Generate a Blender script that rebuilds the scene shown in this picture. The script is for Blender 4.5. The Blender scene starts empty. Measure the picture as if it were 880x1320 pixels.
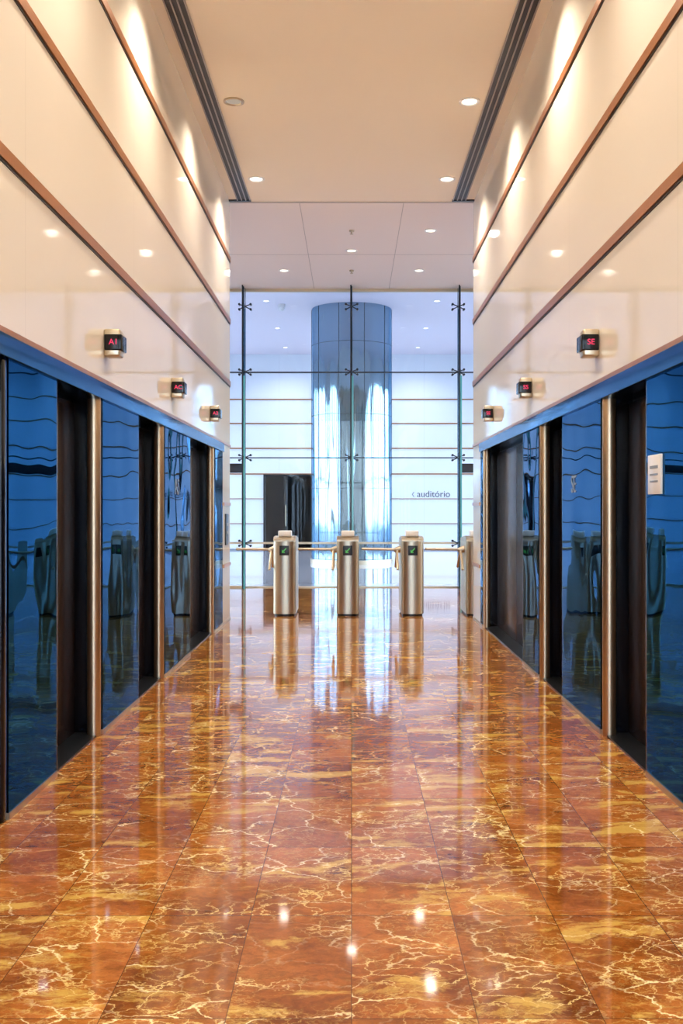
import bpy, bmesh, math, random
from mathutils import Vector, Matrix
random.seed(3)
S=bpy.context.scene
COL=S.collection
F=1283.0
# ------------------------------------------------------------ materials
def newmat(n):
    m=bpy.data.materials.new(n); m.use_nodes=True
    return m, m.node_tree.nodes, m.node_tree.links, m.node_tree.nodes['Principled BSDF']
def pbr(n,c,r=.5,metal=0,coat=0,ior=1.5,bump=None,edge=None):
    m,N,L,b=newmat(n)
    b.inputs['Base Color'].default_value=(*c,1); b.inputs['Roughness'].default_value=r
    b.inputs['Metallic'].default_value=metal; b.inputs['IOR'].default_value=ior
    b.inputs['Coat Weight'].default_value=coat
    if edge: b.inputs['Specular Tint'].default_value=(*edge,1)
    if bump:
        sc,dist,vec=bump
        tc=N.new('ShaderNodeTexCoord'); mp=N.new('ShaderNodeMapping'); mp.inputs['Scale'].default_value=vec
        no=N.new('ShaderNodeTexNoise'); no.inputs['Scale'].default_value=sc; no.inputs['Detail'].default_value=1
        bu=N.new('ShaderNodeBump'); bu.inputs['Distance'].default_value=dist; bu.inputs['Strength'].default_value=1
        L.new(tc.outputs['Object'],mp.inputs[0]); L.new(mp.outputs[0],no.inputs['Vector']); L.new(no.outputs[0],bu.inputs['Height']); L.new(bu.outputs[0],b.inputs['Normal'])
    return m
def emis(n,c,s):
    m,N,L,b=newmat(n)
    b.inputs['Base Color'].default_value=(0,0,0,1)
    b.inputs['Emission Color'].default_value=(*c,1); b.inputs['Emission Strength'].default_value=s
    return m
def thin_glass(n,tint,ior=1.5,refl=1.0):
    m=bpy.data.materials.new(n); m.use_nodes=True; N=m.node_tree.nodes; L=m.node_tree.links; N.clear()
    o=N.new('ShaderNodeOutputMaterial'); mx=N.new('ShaderNodeMixShader'); t=N.new('ShaderNodeBsdfTransparent'); g=N.new('ShaderNodeBsdfGlossy'); fr=N.new('ShaderNodeFresnel')
    t.inputs[0].default_value=(*tint,1); g.inputs['Roughness'].default_value=.01; g.inputs[0].default_value=(refl,refl,refl,1); fr.inputs[0].default_value=ior
    L.new(fr.outputs[0],mx.inputs[0]); L.new(t.outputs[0],mx.inputs[1]); L.new(g.outputs[0],mx.inputs[2]); L.new(mx.outputs[0],o.inputs[0])
    return m
def math_n(N,L,op,a,b=None,c=None):
    n=N.new('ShaderNodeMath'); n.operation=op
    for i,v in enumerate((a,b,c)):
        if v is None: continue
        if isinstance(v,(int,float)): n.inputs[i].default_value=v
        else: L.new(v,n.inputs[i])
    return n.outputs[0]
def mixc(N,L,f,a,b,mode='MIX'):
    n=N.new('ShaderNodeMix'); n.data_type='RGBA'; n.blend_type=mode
    if isinstance(f,(int,float)): n.inputs[0].default_value=f
    else: L.new(f,n.inputs[0])
    for i,v in ((6,a),(7,b)):
        if isinstance(v,tuple): n.inputs[i].default_value=(*v,1)
        else: L.new(v,n.inputs[i])
    return n.outputs[2]
def ramp(N,L,src,pts):
    n=N.new('ShaderNodeValToRGB'); e=n.color_ramp.elements
    e[0].position=pts[0][0]; e[0].color=(*pts[0][1],1); e[1].position=pts[1][0]; e[1].color=(*pts[1][1],1)
    for p,c in pts[2:]:
        x=e.new(p); x.color=(*c,1)
    L.new(src,n.inputs[0]); return n.outputs[0]

def marble():
    m,N,L,b=newmat('red_marble_tile')
    tc=N.new('ShaderNodeTexCoord'); sp=N.new('ShaderNodeSeparateXYZ'); L.new(tc.outputs['Object'],sp.inputs[0])
    TX,TY=.345,.69
    ux=math_n(N,L,'DIVIDE',sp.outputs[0],TX); uy=math_n(N,L,'DIVIDE',math_n(N,L,'ADD',sp.outputs[1],.03),TY)
    fx=math_n(N,L,'FLOOR',ux); fy=math_n(N,L,'FLOOR',uy)
    gx=math_n(N,L,'ABSOLUTE',math_n(N,L,'SUBTRACT',math_n(N,L,'SUBTRACT',ux,fx),.5)); gy=math_n(N,L,'ABSOLUTE',math_n(N,L,'SUBTRACT',math_n(N,L,'SUBTRACT',uy,fy),.5))
    jx=math_n(N,L,'GREATER_THAN',gx,.5-.0015/TX); jy=math_n(N,L,'GREATER_THAN',gy,.5-.0022/TY)
    joint=math_n(N,L,'MAXIMUM',jx,jy)
    cb=N.new('ShaderNodeCombineXYZ'); L.new(fx,cb.inputs[0]); L.new(fy,cb.inputs[1])
    wn=N.new('ShaderNodeTexWhiteNoise'); wn.noise_dimensions='3D'; L.new(cb.outputs[0],wn.inputs[0])
    off=N.new('ShaderNodeVectorMath'); off.operation='SCALE'; L.new(wn.outputs['Color'],off.inputs[0]); off.inputs['Scale'].default_value=.35
    ad=N.new('ShaderNodeVectorMath'); ad.operation='ADD'; L.new(tc.outputs['Object'],ad.inputs[0]); L.new(off.outputs[0],ad.inputs[1])
    mp=N.new('ShaderNodeMapping'); mp.inputs['Rotation'].default_value=(0,0,math.radians(-14)); mp.inputs['Scale'].default_value=(.8,1.15,1); L.new(ad.outputs[0],mp.inputs[0])
    def distort(src,scale,amt,det=4):
        n=N.new('ShaderNodeTexNoise'); n.inputs['Scale'].default_value=scale; n.inputs['Detail'].default_value=det; n.inputs['Roughness'].default_value=.62; L.new(src,n.inputs['Vector'])
        s=N.new('ShaderNodeVectorMath'); s.operation='SUBTRACT'; L.new(n.outputs['Color'],s.inputs[0]); s.inputs[1].default_value=(.5,.5,.5)
        k=N.new('ShaderNodeVectorMath'); k.operation='SCALE'; L.new(s.outputs[0],k.inputs[0]); k.inputs['Scale'].default_value=amt
        a=N.new('ShaderNodeVectorMath'); a.operation='ADD'; L.new(src,a.inputs[0]); L.new(k.outputs[0],a.inputs[1]); return a.outputs[0]
    def noise(src,scale,det=3,rough=.55):
        n=N.new('ShaderNodeTexNoise'); n.inputs['Scale'].default_value=scale; n.inputs['Detail'].default_value=det; n.inputs['Roughness'].default_value=rough; L.new(src,n.inputs['Vector']); return n.outputs[0]
    def vor(src,scale):
        n=N.new('ShaderNodeTexVoronoi'); n.feature='DISTANCE_TO_EDGE'; n.inputs['Scale'].default_value=scale; L.new(src,n.inputs['Vector']); return n.outputs['Distance']
    d1=distort(mp.outputs[0],3.2,.30,6); d2=distort(mp.outputs[0],7.5,.2,6)
    base=ramp(N,L,noise(d1,2.6,6,.62),[(.3,(.17,.048,.010)),(.7,(.44,.165,.038)),(.5,(.30,.098,.0195))])
    fine=ramp(N,L,noise(d2,24,5,.75),[(.3,(.62,.60,.58)),(.7,(1.3,1.28,1.2))])
    base=mixc(N,L,1.0,base,fine,'MULTIPLY')
    tone=ramp(N,L,wn.outputs['Value'],[(0,(.86,.84,.84)),(1,(1.1,1.08,1.06))])
    base=mixc(N,L,1.0,base,tone,'MULTIPLY')
    mp2=N.new('ShaderNodeMapping'); mp2.inputs['Scale'].default_value=(1.1,3.0,1); L.new(d1,mp2.inputs[0])
    gp=ramp(N,L,noise(mp2.outputs[0],2.0,6,.66),[(.545,(0,0,0)),(.62,(1,1,1))])
    base=mixc(N,L,math_n(N,L,'MULTIPLY',gp,.75),base,(.62,.40,.09))
    m1=ramp(N,L,noise(ad.outputs[0],2.4,2),[(.44,(0,0,0)),(.60,(1,1,1))])
    v1=ramp(N,L,vor(d1,3.9),[(.0,(1,1,1)),(.020,(0,0,0)),(.006,(.8,.8,.8))])
    m2=ramp(N,L,noise(mp.outputs[0],3.1,2),[(.45,(0,0,0)),(.60,(1,1,1))])
    v2=ramp(N,L,vor(d2,9.0),[(.0,(.9,.9,.9)),(.035,(0,0,0))])
    v3=ramp(N,L,vor(d2,21),[(.0,(.5,.5,.5)),(.06,(0,0,0))])
    base=mixc(N,L,math_n(N,L,'MULTIPLY',v3,m1),base,(.62,.40,.11))
    base=mixc(N,L,math_n(N,L,'MULTIPLY',v2,m2),base,(.80,.60,.22))
    base=mixc(N,L,math_n(N,L,'MULTIPLY',v1,math_n(N,L,'MAXIMUM',m1,.12)),base,(.90,.76,.40))
    base=mixc(N,L,math_n(N,L,'MULTIPLY',joint,.75),base,(.07,.028,.012))
    L.new(base,b.inputs['Base Color'])
    b.inputs['Roughness'].default_value=.055; b.inputs['IOR'].default_value=1.5
    bu=N.new('ShaderNodeBump'); bu.inputs['Distance'].default_value=.0006; L.new(noise(tc.outputs['Object'],3.0,1),bu.inputs['Height']); L.new(bu.outputs[0],b.inputs['Normal'])
    return m
def panelmat(n,col,joint,step,r=.1,offs=0.,ior=1.5):
    m,N,L,b=newmat(n)
    tc=N.new('ShaderNodeTexCoord'); sp=N.new('ShaderNodeSeparateXYZ'); L.new(tc.outputs['Object'],sp.inputs[0])
    ax=sp.outputs[1] if step>0 else sp.outputs[0]; step=abs(step)
    u=math_n(N,L,'FRACT',math_n(N,L,'DIVIDE',math_n(N,L,'ADD',ax,100*step+offs),step))
    j=math_n(N,L,'LESS_THAN',u,.005/step)
    L.new(mixc(N,L,j,col,joint),b.inputs['Base Color'])
    b.inputs['Roughness'].default_value=r; b.inputs['IOR'].default_value=ior
    no=N.new('ShaderNodeTexNoise'); no.inputs['Scale'].default_value=1.2; no.inputs['Detail'].default_value=0; L.new(tc.outputs['Object'],no.inputs['Vector'])
    bu=N.new('ShaderNodeBump'); bu.inputs['Distance'].default_value=.0009; L.new(no.outputs[0],bu.inputs['Height']); L.new(bu.outputs[0],b.inputs['Normal'])
    return m

M_floor=marble()
M_floor2=pbr('pale_polished_stone',(.60,.62,.66),.05)
M_wall=panelmat('cream_glass_panel',(.87,.81,.71),(.76,.70,.62),2.35,.05,0,1.36)
M_back=panelmat('white_glass_panel',(.85,.87,.90),(.6,.62,.66),-2.4,.15)
M_ceil=pbr('cream_plaster',(.93,.85,.73),.7,bump=(60,.0005,(1,1,1)))
M_ceil2=pbr('pale_plaster',(.91,.82,.76),.6)
M_ceil3=pbr('lobby_plaster',(.84,.74,.80),.5)
M_copper=pbr('copper_trim',(.42,.165,.055),.30,.5,bump=(4,.0005,(1,12,1)))
M_dark=pbr('dark_shadow_gap',(.02,.015,.012),.5)
M_mirror=pbr('blue_mirror_glass',(.045,.098,.185),.015,1,bump=(1.7,.011,(1,1,.8)),edge=(.40,.55,.74))
M_door=pbr('dark_bronze_door',(.028,.014,.010),.22,.0,ior=1.35,bump=(2.0,.001,(1,1,1)))
M_black=pbr('black_glass',(.004,.004,.006),.12,ior=1.4)
M_brass=pbr('brass_post',(.70,.52,.34),.38,1)
M_steel=pbr('brushed_steel',(.60,.51,.37),.36,1)
M_fascia=pbr('blue_steel_fascia',(.10,.155,.23),.14,1,edge=(.42,.56,.74))
M_col=pbr('polished_steel_column',(.26,.37,.46),.07,1,bump=(3.2,.10,(1,1,.04)),edge=(.42,.70,.95))
M_seam=pbr('seam_dark',(.08,.10,.12),.4,.5)
M_white=pbr('white_plastic',(.85,.84,.82),.3)
M_blackp=pbr('black_plastic',(.01,.01,.012),.35)
M_lamp=emis('lamp_lit',(1,.90,.72),5)
M_lampdim=emis('lamp_dim',(1,.8,.6),.3)
M_red=emis('led_red',(1,.03,.12),1.0)
M_green=emis('led_green',(.15,.8,.15),.45)
M_glass=thin_glass('clear_glass',(.93,.965,.98),1.25)
M_fin=thin_glass('fin_glass',(.20,.55,.65),1.5)
M_finedge=pbr('fin_glass_edge',(.12,.50,.58),.15)
M_wglass=thin_glass('window_glass',(.95,.98,.99),1.25)
M_text=pbr('sign_letters',(.02,.03,.06),.4)
M_gray=pbr('gray_line',(.25,.28,.32),.4)
M_joint2=pbr('ceiling_joint',(.5,.45,.42),.6)
M_ground=pbr('pavement',(.28,.28,.28),.8,bump=(10,.002,(1,1,1)))
M_iron=pbr('dark_steel',(.04,.045,.055),.3,.8)

# ------------------------------------------------------------ geometry helpers
class B:
    """collects boxes/cylinders in one mesh"""
    def __init__(s,name,mat,parent=None,bevel=0):
        s.bm=bmesh.new(); s.name=name; s.mats=mat if isinstance(mat,list) else [mat]; s.parent=parent; s.bev=bevel
    def box(s,x0,x1,y0,y1,z0,z1,mi=0,bev=None):
        t=bmesh.new(); bmesh.ops.create_cube(t,size=1)
        sc=Matrix.Diagonal((abs(x1-x0),abs(y1-y0),abs(z1-z0),1)); t.transform(Matrix.Translation(((x0+x1)/2,(y0+y1)/2,(z0+z1)/2))@sc)
        bv=s.bev if bev is None else bev
        if bv: bmesh.ops.bevel(t,geom=t.edges[:],offset=bv,segments=3,affect='EDGES',profile=.5)
        s._add(t,mi,False); return s
    def _add(s,t,mi,smooth):
        for f in t.faces: f.material_index=mi; f.smooth=smooth
        me=bpy.data.meshes.new('tmp'); t.to_mesh(me); t.free(); s.bm.from_mesh(me); bpy.data.meshes.remove(me)
    def cyl(s,p,q,r,mi=0,seg=24,r2=None):
        p=Vector(p);q=Vector(q); t=bmesh.new()
        bmesh.ops.create_cone(t,cap_ends=True,segments=seg,radius1=r,radius2=r if r2 is None else r2,depth=(q-p).length)
        rot=Vector((0,0,1)).rotation_difference(q-p).to_matrix().to_4x4()
        t.transform(Matrix.Translation((p+q)/2)@rot)
        s._add(t,mi,True)
        return s
    def sph(s,p,r,mi=0):
        t=bmesh.new(); bmesh.ops.create_uvsphere(t,u_segments=16,v_segments=10,radius=r); t.transform(Matrix.Translation(p)); s._add(t,mi,True); return s
    def prism(s,pts,z0,z1,mi=0,smooth=False):
        t=bmesh.new(); a=[t.verts.new((x,y,z0)) for x,y in pts]; b=[t.verts.new((x,y,z1)) for x,y in pts]; n=len(pts)
        t.faces.new(a[::-1]); t.faces.new(b)
        for i in range(n): t.faces.new((a[i],a[(i+1)%n],b[(i+1)%n],b[i]))
        bmesh.ops.recalc_face_normals(t,faces=t.faces); s._add(t,mi,smooth); return s
    def done(s):
        me=bpy.data.meshes.new(s.name); s.bm.to_mesh(me); s.bm.free()
        for m in s.mats: me.materials.append(m)
        o=bpy.data.objects.new(s.name,me); COL.objects.link(o)
        if s.parent: o.parent=s.parent
        try: me.set_sharp_from_angle(angle=math.radians(35))
        except Exception: pass
        return o
def empty(name,loc=(0,0,0)):
    o=bpy.data.objects.new(name,None); o.location=(0,0,0); COL.objects.link(o); return o
def text(name,s,loc,size,mat,parent=None,rot=(math.pi/2,0,0),ext=.002,align='CENTER'):
    c=bpy.data.curves.new(name,'FONT'); c.body=s; c.size=size; c.extrude=ext; c.align_x=align; c.align_y='CENTER'
    o=bpy.data.objects.new(name,c); o.location=loc; o.rotation_euler=rot; c.materials.append(mat); COL.objects.link(o)
    if parent: o.parent=parent
    return o

W=1.54; H=5.27; YE=12.6; YG=17.6; YB=33.0; HB=6.5; XS=9.5; Y0=-4.0; ZT=2.17
# ------------------------------------------------------------ shell
B('floor',M_floor).box(-XS-.3,XS+.3,Y0-.3,YG,-.1,0).done()
B('floor',M_floor2).box(-XS-.3,XS+.3,YG,YB+3,-.1,0).done()
B('ground_exterior',M_ground).box(-60,-XS-.3,-20,60,-.2,-.1).box(XS+.3,60,-20,60,-.2,-.1).done()
B('ceiling',M_ceil).box(-W-.3,W+.3,Y0,YE-.02,H,H+.15).done()
c=B('ceiling',[M_ceil2,M_joint2]).box(-XS,XS,YE-.02,YG+.05,H+.0,H+.15)
for x in (-.66,.66,-3.2,3.2): c.box(x-.004,x+.004,YE+.02,YG-.05,H-.002,H+.01,1)
c.box(-XS,XS,15.2-.004,15.2+.004,H-.002,H+.01,1)
c.done()
B('ceiling',M_ceil3).box(-XS,XS,YG+.05,YB+.1,HB,HB+.15).done()
B('trim_glass_head',M_ceil2).box(-XS,XS,YG+.05,YG+.2,H,HB).done()
B('trim_ceiling_joint',M_joint2).box(-W,W,YE-.03,YE,H-.012,H).done()
# hall end behind: unseen glazed opening, added to bring daylight onto hall ceiling
w=B('wall_hall_end',M_wall)
w.box(-W-.4,-1.3,Y0-.1,Y0,0,H).box(1.3,W+.4,Y0-.1,Y0,0,H).box(-1.3,1.3,Y0-.1,Y0,4.9,H).done()
e=empty('window_9'); f=B('frame',M_iron,e)
for x in (-1.27,-.43,.43,1.27): f.box(x-.03,x+.03,Y0-.08,Y0-.02,0,4.9)
for z in (.03,2.4,4.87): f.box(-1.3,1.3,Y0-.08,Y0-.02,z-.03,z+.03)
f.done(); B('pane',M_wglass,e).box(-1.3,1.3,Y0-.055,Y0-.045,0,4.9).done()
# back wall with doorway
DX0,DX1,DZ=-2.86,-1.31,2.46
B('wall_back',M_back).box(-XS,DX0,YB,YB+.15,0,HB).box(DX1,XS,YB,YB+.15,0,HB).box(DX0,DX1,YB,YB+.15,DZ,HB).done()
cp=B('trim_back_wall',[M_copper,M_white])
for y in (515,546,578,611,643,675):
    z=1.4+(655-y)/F*YB
    if z>DZ: cp.box(-XS,XS,YB-.02,YB,z-.02,z+.02)
    else: cp.box(-XS,DX0-.06,YB-.02,YB,z-.012,z+.012).box(DX1+.06,XS,YB-.02,YB,z-.012,z+.012)
cp.done()
B('baseboard_back',M_gray).box(-XS,DX0-.06,YB-.015,YB,0,.05).box(DX1+.06,XS,YB-.015,YB,0,.05).done()
d=empty('door_1')
B('frame',M_blackp,d,.005).box(DX0-.06,DX0,YB-.04,YB+.16,0,DZ+.06).box(DX1,DX1+.06,YB-.04,YB+.16,0,DZ+.06).box(DX0,DX1,YB-.04,YB+.16,DZ,DZ+.06).done()
B('glass_leaf',[M_black,M_steel],d).box(DX0,DX0+.74,YB+.05,YB+.07,0,DZ).box(DX0+.66,DX0+.69,YB,YB+.03,.8,1.5,1).done()
r=B('wall_corridor',pbr('dim_corridor',(.05,.042,.04),.5))
r.box(DX0-.3,DX0-.2,YB+.15,YB+2.9,0,2.8).box(DX1+.2,DX1+.3,YB+.15,YB+2.9,0,2.8).box(DX0-.3,DX1+.3,YB+2.9,YB+3,0,2.8).box(DX0-.3,DX1+.3,YB+.15,YB+3,2.8,2.9).done()
for sx,nm in ((-1,'left'),(1,'right')):
    a,b_=sorted((sx*XS,sx*(XS+.2)))
    w=B('wall_lobby_'+nm,M_back)
    w.box(a,b_,YE-.4,YB+.15,0,.15).box(a,b_,YE-.4,YB+.15,5.6,HB+.15)
    ys=[YE-.4,YE,17.2,18.0,22.6,23.0,27.7,28.1,32.4,YB+.15]
    for i in range(0,len(ys),2): w.box(a,b_,ys[i],ys[i+1],.15,5.6)
    w.done()
    for k,(p,q) in enumerate(((YE,17.2),(18.0,22.6),(23.0,27.7),(28.1,32.4))):
        e=empty('window_%d'%(k+1+(4 if sx>0 else 0)))
        fr=B('frame',M_iron,e)
        xm=(a+b_)/2
        for yy in (p+.03,p+(q-p)/3,p+2*(q-p)/3,q-.03): fr.box(xm-.04,xm+.04,yy-.03,yy+.03,.15,5.6)
        for zz in (.18,2.4,5.57): fr.box(xm-.04,xm+.04,p,q,zz-.03,zz+.03)
        fr.done(); B('pane',M_wglass,e).box(xm-.005,xm+.005,p,q,.15,5.6).done()
    a2,b2=sorted((sx*(W+.35),sx*XS))
    B('wall_front_'+nm,M_wall).box(a2,b2,YE-.15,YE,0,H).done()
# ------------------------------------------------------------ hall walls
OPEN={-1:[(-1.1,-.1),(.95,1.95),(3.1,4.47),(5.2,6.16),(7.2,8.22),(9.5,11.2)],
       1:[(-1.1,-.1),(.95,1.95),(3.1,4.4),(5.2,6.16),(7.28,8.2),(8.95,11.7)]}
STR=[2.97,3.76,4.54]
for sx,nm in ((-1,'left'),(1,'right')):
    def X(a,b): return sorted((sx*a,sx*b))
    xa,xb=X(W,W+.35)
    B('wall_'+nm,M_wall).box(xa,xb,Y0,YE,ZT,H).box(xa,xb,11.9,YE,0,ZT).done()
    t=B('trim_'+nm,[M_copper,M_dark])
    for z in STR:
        xa,xb=X(W-.012,W); t.box(xa,xb,Y0,YE+.005,z-.03,z+.03)
        xa,xb=X(W-.004,W); t.box(xa,xb,Y0,YE+.005,z-.045,z-.03,1)
    xa,xb=X(W-.012,W); t.box(xa,xb,Y0,YE+.005,ZT+.0,ZT+.028)
    for z in (1.45,.70): t.box(xa,xb,11.95,YE+.005,z-.02,z+.02)
    t.done()
    xa,xb=X(W-.02,W+.30)
    B('trim_lintel_'+nm,M_fascia,None,.004).box(xa,xb,Y0,11.9,ZT-.10,ZT).done()
    ops=OPEN[sx]; prev=Y0; 
    pm=B('mirror_panel_'+nm,[M_mirror,M_black])
    spans=[]
    for (p,q) in ops: spans.append((prev,p)); prev=q
    spans.append((prev,11.9))
    for (p,q) in spans:
        xo,xi=X(W,W+.014); 
        pm.box(xo,xi,p+.002,q-.002,.03,ZT-.10,0)
        xa,xb=X(W+.014,W+.35); pm.box(xa,xb,p,q,0,ZT-.10,1)
    pm.done()
    xa,xb=X(W-.006,W+.1)
    bb=B('baseboard_'+nm,M_steel)
    for (p,q) in spans: 
        if q-p>.05: bb.box(xa,xb,p,q,0,.03)
    xa,xb=X(W-.006,W+.014); bb.box(xa,xb,11.9,YE,0,.03)
    bb.done()
    for n_,(p,q) in enumerate(ops):
        e=empty('elevator_door')
        mid=(p+q)/2
        lv=B('leaves',M_door,e,.004)
        xa,xb=X(W+.17,W+.20)
        lv.box(xa,xb,p,mid-.003,.012,ZT-.12).box(xa,xb,mid+.003,q,.012,ZT-.12).done()
        xa,xb=X(W+.20,W+.34); B('shaft_back',M_dark,e).box(xa,xb,p,q,0,ZT-.1).done()
        xa,xb=X(W+.02,W+.20); B('sill',M_iron,e).box(xa,xb,p,q,0,.012).done()
        j=B('jamb_post',[M_brass,M_black],e)
        xc=sx*(W+.036)
        if n_==2 : j.box(*X(W+.004,W+.075),q-.06,q-.001,0,ZT-.1,1,.012)
        else: j.cyl((sx*(W+.042),q-.043,0),(sx*(W+.042),q-.043,ZT-.1),.041,0,28)
        xa,xb=X(W+.004,W+.075); j.box(xa,xb,p+.001,p+.03,0,ZT-.1,1,.004)
        j.done()
    for i,(yy,s) in enumerate(((1.55,'1'),(3.86,'S1'),(6.17,'A1' if sx<0 else 'SE'),(8.48,'AC' if sx<0 else 'SS'),(10.8,'A2' if sx<0 else 'SE'))):
        e=empty('floor_indicator')
        xa,xb=X(W-.10,W+.0)
        B('housing',M_steel,e).box(xa,xb,yy+.012,yy+.13,2.345,2.515,0,.012).done()
        xa2,xb2=X(W-.115,W-.006)
        B('display',M_black,e).box(xa2,xb2,yy,yy+.145,2.38,2.48,0,.008).done()
        text('digits',s,((xa2+xb2)/2+.004,yy-.001,2.43),.05,M_red,e)
        
e=empty('wall_sign'); B('plate',M_white,e,.002).box(W-.012,W,4.93,5.14,1.47,1.67).done()
B('print',M_gray,e).box(W-.0135,W-.012,4.97,5.10,1.60,1.615).box(W-.0135,W-.012,4.97,5.10,1.565,1.575).box(W-.0135,W-.012,4.97,5.10,1.53,1.54).done()
e=empty('call_panel'); B('plate',M_blackp,e,.003).box(-W,-W+.014,12.1,12.35,.95,1.33).done()
B('button',M_steel,e).cyl((-W+.014,12.22,1.1),(-W+.02,12.22,1.1),.02).cyl((-W+.014,12.22,1.2),(-W+.02,12.22,1.2),.02).done()
M_letters=pbr('panel_letters',(.25,.28,.32),.4,.5)  # gray letters set on the mirror panels
text('panel_letters','SE',(W-.002,6.9,1.56),.17,M_letters,None,(math.pi/2,0,-math.pi/2))
text('panel_letters','AS',(-W+.002,8.78,1.58),.2,M_letters,None,(math.pi/2,0,math.pi/2))

for sx,nm in ((-1,'left'),(1,'right')):
    def X(a,b): return sorted((sx*a,sx*b))
    e=empty('ceiling_air_slot')
    xa,xb=X(1.275,1.435); B('slot_shade_strip',M_dark,e).box(xa,xb,Y0+.3,YE-.12,H-.006,H).done()  # flat dark strip below the ceiling; the slot's shade is in its colour
    f=B('blades',pbr('slot_blade_'+nm,(.36,.32,.30),.4),e)
    for c0 in (1.272,1.325,1.378,1.431):
        xa,xb=X(c0-.006,c0+.006); f.box(xa,xb,Y0+.3,YE-.12,H-.016,H-.004)
    f.done()
    xa,xb=X(1.262,W); B('end_cap',M_iron,e).box(xa,xb,YE-.12,YE-.08,H-.02,H).done()

# ------------------------------------------------------------ lights
def spot(x,y,z,power,ang,col,blend=.8,rad=.06,name='lamp'):
    l=bpy.data.lights.new(name,'SPOT'); l.energy=power; l.spot_size=math.radians(ang); l.spot_blend=blend; l.color=col; l.shadow_soft_size=rad
    o=bpy.data.objects.new(name,l); o.location=(x,y,z); COL.objects.link(o); return o
WARM=(1,.85,.67)
def downlight(x,y,z,power,lit=True,col=WARM,ang=135,r=.08,blend=1.0):
    e=empty('ceiling_downlight')
    b=B('trim_ring',M_steel if not lit else M_white,e)
    n=24
    t=bmesh.new()
    vs=[]
    for rr,zz in ((r+.02,z),(r+.02,z-.008),(r,z-.012),(r-.012,z-.003)):
        vs.append([t.verts.new((x+rr*math.cos(2*math.pi*i/n),y+rr*math.sin(2*math.pi*i/n),zz)) for i in range(n)])
    for k in range(3):
        for i in range(n): t.faces.new((vs[k][i],vs[k][(i+1)%n],vs[k+1][(i+1)%n],vs[k+1][i]))
    bmesh.ops.recalc_face_normals(t,faces=t.faces)
    b._add(t,0,True); b.done()
    B('lens',M_lamp if lit else M_lampdim,e).cyl((x,y,z-.004),(x,y,z-.001),r-.012).done()
    s=spot(x,y,z-.03,power,ang,col,blend,.07); s.parent=e
for y in (-1.7,.52,2.76,5.0,7.24,9.47,11.7):
    for x in (-1.12,1.12):
        dim=(abs(y-9.47)<.1 and x<0)
        downlight(x,y,H,150 if dim else 190,not dim)
for x,y in ((0,14.95),(1.1,13.87),(-1.1,16.2),(1.1,16.2)):
    downlight(x,y,H,14,True,(1,.86,.74),165,.07)
for x in (-6.6,-3.9,3.9,6.6): downlight(x,14.95,H,400,True,(1,.84,.70),165)
for y in (20.5,24.5,28.2,31.6):
    for x in (-6.5,-2.1,2.1,6.5):
        downlight(x,y,HB,190,True,(.95,.95,1),140,.07)
e=empty('fire_sprinkler')
for y in (13.87,16.2):
    B('head',M_steel,e).cyl((0,y,H),(0,y,H-.02),.035).cyl((0,y,H-.02),(0,y,H-.05),.012).cyl((0,y,H-.05),(0,y,H-.054),.025).done()
e=empty('security_camera'); B('dome',M_white,e).cyl((-1.75,24.9,HB),(-1.75,24.9,HB-.08),.09).sph((-1.75,24.9,HB-.1),.075).done()
# ------------------------------------------------------------ column
CY=25.65; CR=1.03
e=empty('round_column')
b=B('shaft',M_col,e); b.cyl((0,CY,0),(0,CY,HB),CR,0,96); b.done()
s=B('seams',M_seam,e)
for z in (.12,1.9,3.75,5.55): s.cyl((0,CY,z-.006),(0,CY,z+.006),CR+.004,0,96)
for k in range(10):
    a=-math.pi/2+math.pi/10+k*2*math.pi/10
    x,y=(CR)*math.cos(a),CY+CR*math.sin(a)
    s.cyl((x,y,0),(x,y,HB),.008,0,8)
s.done()
B('base_ring',M_steel,e).cyl((0,CY,0),(0,CY,.10),CR+.03,0,96).done()
# ------------------------------------------------------------ glass curtain wall
e=empty('glass_curtain_wall')
zs=[0,.78,2.29,3.80,H]
gp=B('panes',M_glass,e)
fx=[-9.4,-7.52,-5.64,-3.76,-1.88,0,1.88,3.76,5.64,7.52,9.4]
for i in range(len(fx)-1):
    for k in range(1,4): gp.box(fx[i]+.008,fx[i+1]-.008,YG,YG+.012,zs[k]+.008,zs[k+1]-.008)
    if abs((fx[i]+fx[i+1])/2)>2: gp.box(fx[i]+.008,fx[i+1]-.008,YG,YG+.012,.02,zs[1]-.008)
gp.done()
fr=B('joints',M_iron,e)
for z,t_ in ((3.80,.012),(2.29,.010)): fr.box(-XS,XS,YG-.005,YG+.02,z-t_,z+t_)
for x in fx: fr.box(x-.008,x+.008,YG-.005,YG+.02,0,H)
fr.done()
B('floor_channel',M_steel,e).box(-XS,-1.9,YG-.03,YG+.04,0,.03).box(1.9,XS,YG-.03,YG+.04,0,.03).box(-1.9,1.9,YG-.03,YG+.04,0,.02).done()
B('rail',M_steel,e).box(-XS,XS,YG-.01,YG+.03,.765,.80).done()
B('head_channel',M_steel,e).box(-XS,XS,YG-.03,YG+.05,H-.05,H).done()
fn=B('fins',[M_fin,M_finedge],e)
for x in fx: fn.box(x-.012,x+.012,YG-.33,YG-.04,.0,H-.02); fn.box(x+.014,x+.034,YG-.334,YG-.33,.0,3.7,1); fn.box(x-.012,x+.034,YG-.33,YG-.325,.0,3.7,1)
fn.done()
sp=B('spider_fittings',M_iron,e)
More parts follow.
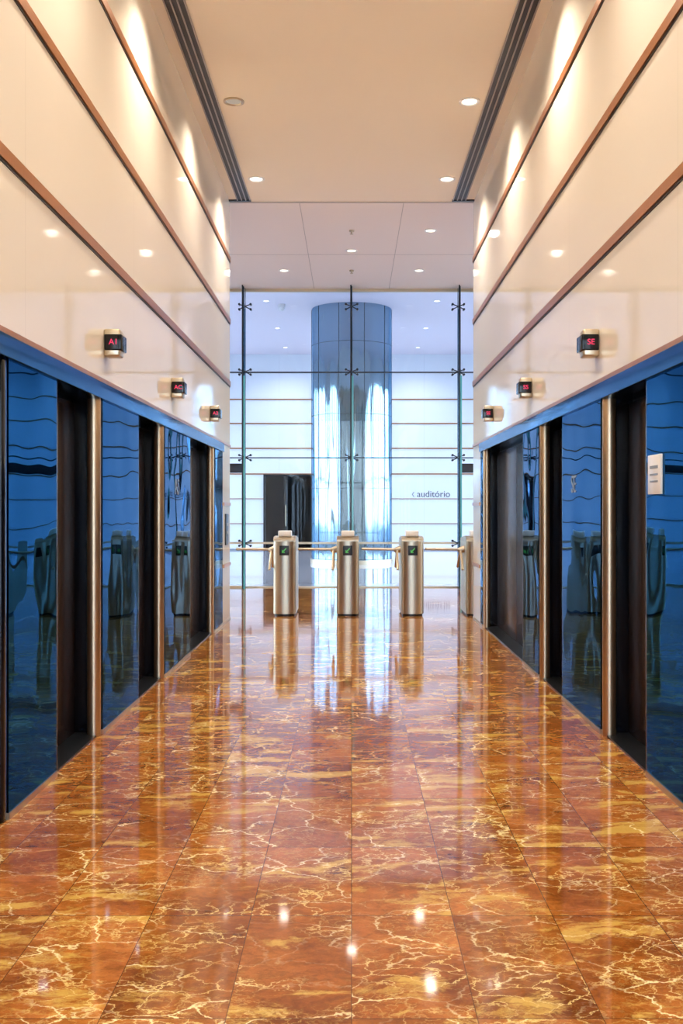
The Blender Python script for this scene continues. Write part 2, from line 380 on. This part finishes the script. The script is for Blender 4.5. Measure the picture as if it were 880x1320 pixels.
for x in fx:
    if abs(x)>6: continue
    sp.cyl((x,YG-.05,.0),(x,YG-.05,H),.014,0,10)
    sp.cyl((x-.012,YG-.34,.0),(x-.012,YG-.34,H),.012,0,10)
    for z in (zs[4]-.32,3.80,2.29,.78):
        sp.cyl((x,YG-.05,z),(x,YG-.33,z),.016,0,12)
        for dx in (-1,1):
            for dz in (-1,1):
                sp.cyl((x,YG-.08,z),(x+dx*.10,YG-.04,z+dz*.045),.009,0,10)
                sp.cyl((x+dx*.10,YG-.06,z+dz*.045),(x+dx*.10,YG+.02,z+dz*.045),.02,0,14)
sp.done()
for sx in (-1,1):
    a,b_=sorted((sx*1.92,sx*3.6)); e=empty('door_closer_header'); B('box',M_iron,e,.01).box(a,b_,YG-.20,YG-.02,2.02,2.18).done()
e=empty('wall_lettering'); text('word','auditório',(2.16,YB-.004,1.86),.30,M_text,e,align='LEFT')
text('arrow','‹',(2.04,YB-.004,1.88),.36,M_gray,e)
# ------------------------------------------------------------ turnstiles
def turnstile(cx,y=12.98,arm=True):
    e=empty('turnstile')
    w=.15; dp=.62
    n=10; pts=[]
    for i in range(n+1):
        a=math.pi+math.pi*i/n; pts.append((cx+w*.96*math.cos(a),y-.05+.065*math.sin(a)))
    pts+=[(cx+w*.96,y+dp),(cx-w*.96,y+dp)]
    pts2=[(cx+(px-cx)*.90,y+(py-y)*.9+.01) for px,py in pts]
    B('plinth',M_blackp,e).prism(pts2,0,.03).done()
    t=B('body',M_steel,e)
    t.prism(pts,.03,.97,0,True); t.done()
    cap=B('head',[M_steel,M_white,M_blackp],e)
    bm=bmesh.new()
    x0,x1=cx-w*.96,cx+w*.96
    prof=[(y-.10,.97),(y-.10,.985),(y-.03,1.03),(y+.20,1.035),(y+dp,1.0),(y+dp,.97)]
    L0=[bm.verts.new((x0,p,q)) for p,q in prof]; L1=[bm.verts.new((x1,p,q)) for p,q in prof]; k=len(prof)
    bm.faces.new(L0); bm.faces.new(L1[::-1])
    for i in range(k): bm.faces.new((L0[i],L0[(i+1)%k],L1[(i+1)%k],L1[i]))
    bmesh.ops.recalc_face_normals(bm,faces=bm.faces)
    bmesh.ops.bevel(bm,geom=bm.edges[:],offset=.006,segments=2,affect='EDGES')
    cap._add(bm,0,False)
    cap.box(cx-.085,cx+.085,y-.04,y+.16,1.03,1.105,1,.012)
    cap.done()
    B('pictogram_plate',M_blackp,e,.003).box(cx-.06,cx+.06,y-.135,y-.09,.79,.915).done()
    g=B('arrow',M_green,e)
    yy=y-.138
    g.cyl((cx+.026,yy,.88),(cx-.02,yy,.834),.006,0,8)
    g.box(cx-.028,cx+.008,yy-.003,yy+.003,.823,.833).box(cx-.028,cx-.018,yy-.003,yy+.003,.823,.86)
    g.done()
    if arm:
        a=B('tripod_arms',M_steel,e)
        hx=cx-w*.96; hz=.86; hy=y+.2
        a.cyl((hx+.01,hy,hz),(hx-.05,hy,hz-.015),.05,0,24,.04); a.sph((hx-.05,hy,hz-.015),.04)
        for tip in ((hx-.50,hy,hz+.0),(hx-.05,hy-.30,hz-.25),(hx-.05,hy+.30,hz-.25)):
            st=Vector((hx-.045,hy,hz-.005)); a.cyl(st,tip,.017,0,14); a.sph(tip,.018)
        a.done()
for cx in (-.87,-.05,.79,1.63): turnstile(cx)
e=empty('barrier_post'); B('post',M_steel,e).cyl((-1.72,13.2,0),(-1.72,13.2,.95),.04).sph((-1.72,13.2,.95),.04).cyl((-1.72,13.2,0),(-1.72,13.2,.015),.08).done()

# ------------------------------------------------------------ world
w=bpy.data.worlds.new('sky'); S.world=w; w.use_nodes=True; N=w.node_tree.nodes; L=w.node_tree.links
bg=N['Background']; tc=N.new('ShaderNodeTexCoord'); sp=N.new('ShaderNodeSeparateXYZ'); L.new(tc.outputs['Generated'],sp.inputs[0])
rp=ramp(N,L,sp.outputs[2],[(0,(.74,.86,1)),(.6,(.30,.48,.85)),(.15,(.64,.80,1))])
L.new(rp,bg.inputs[0]); bg.inputs[1].default_value=7.0
# ------------------------------------------------------------ camera
cam=bpy.data.cameras.new('camera'); co=bpy.data.objects.new('camera',cam); COL.objects.link(co)
co.location=(0,0,1.4); co.rotation_euler=(math.pi/2,0,0); cam.lens=35; cam.sensor_width=36; cam.sensor_fit='AUTO'
cam.shift_x=-13/1320; cam.shift_y=-5/1320; cam.clip_start=.05; cam.clip_end=300
S.camera=co
S.view_settings.view_transform='Standard'; S.view_settings.look='None'; S.view_settings.exposure=0.36
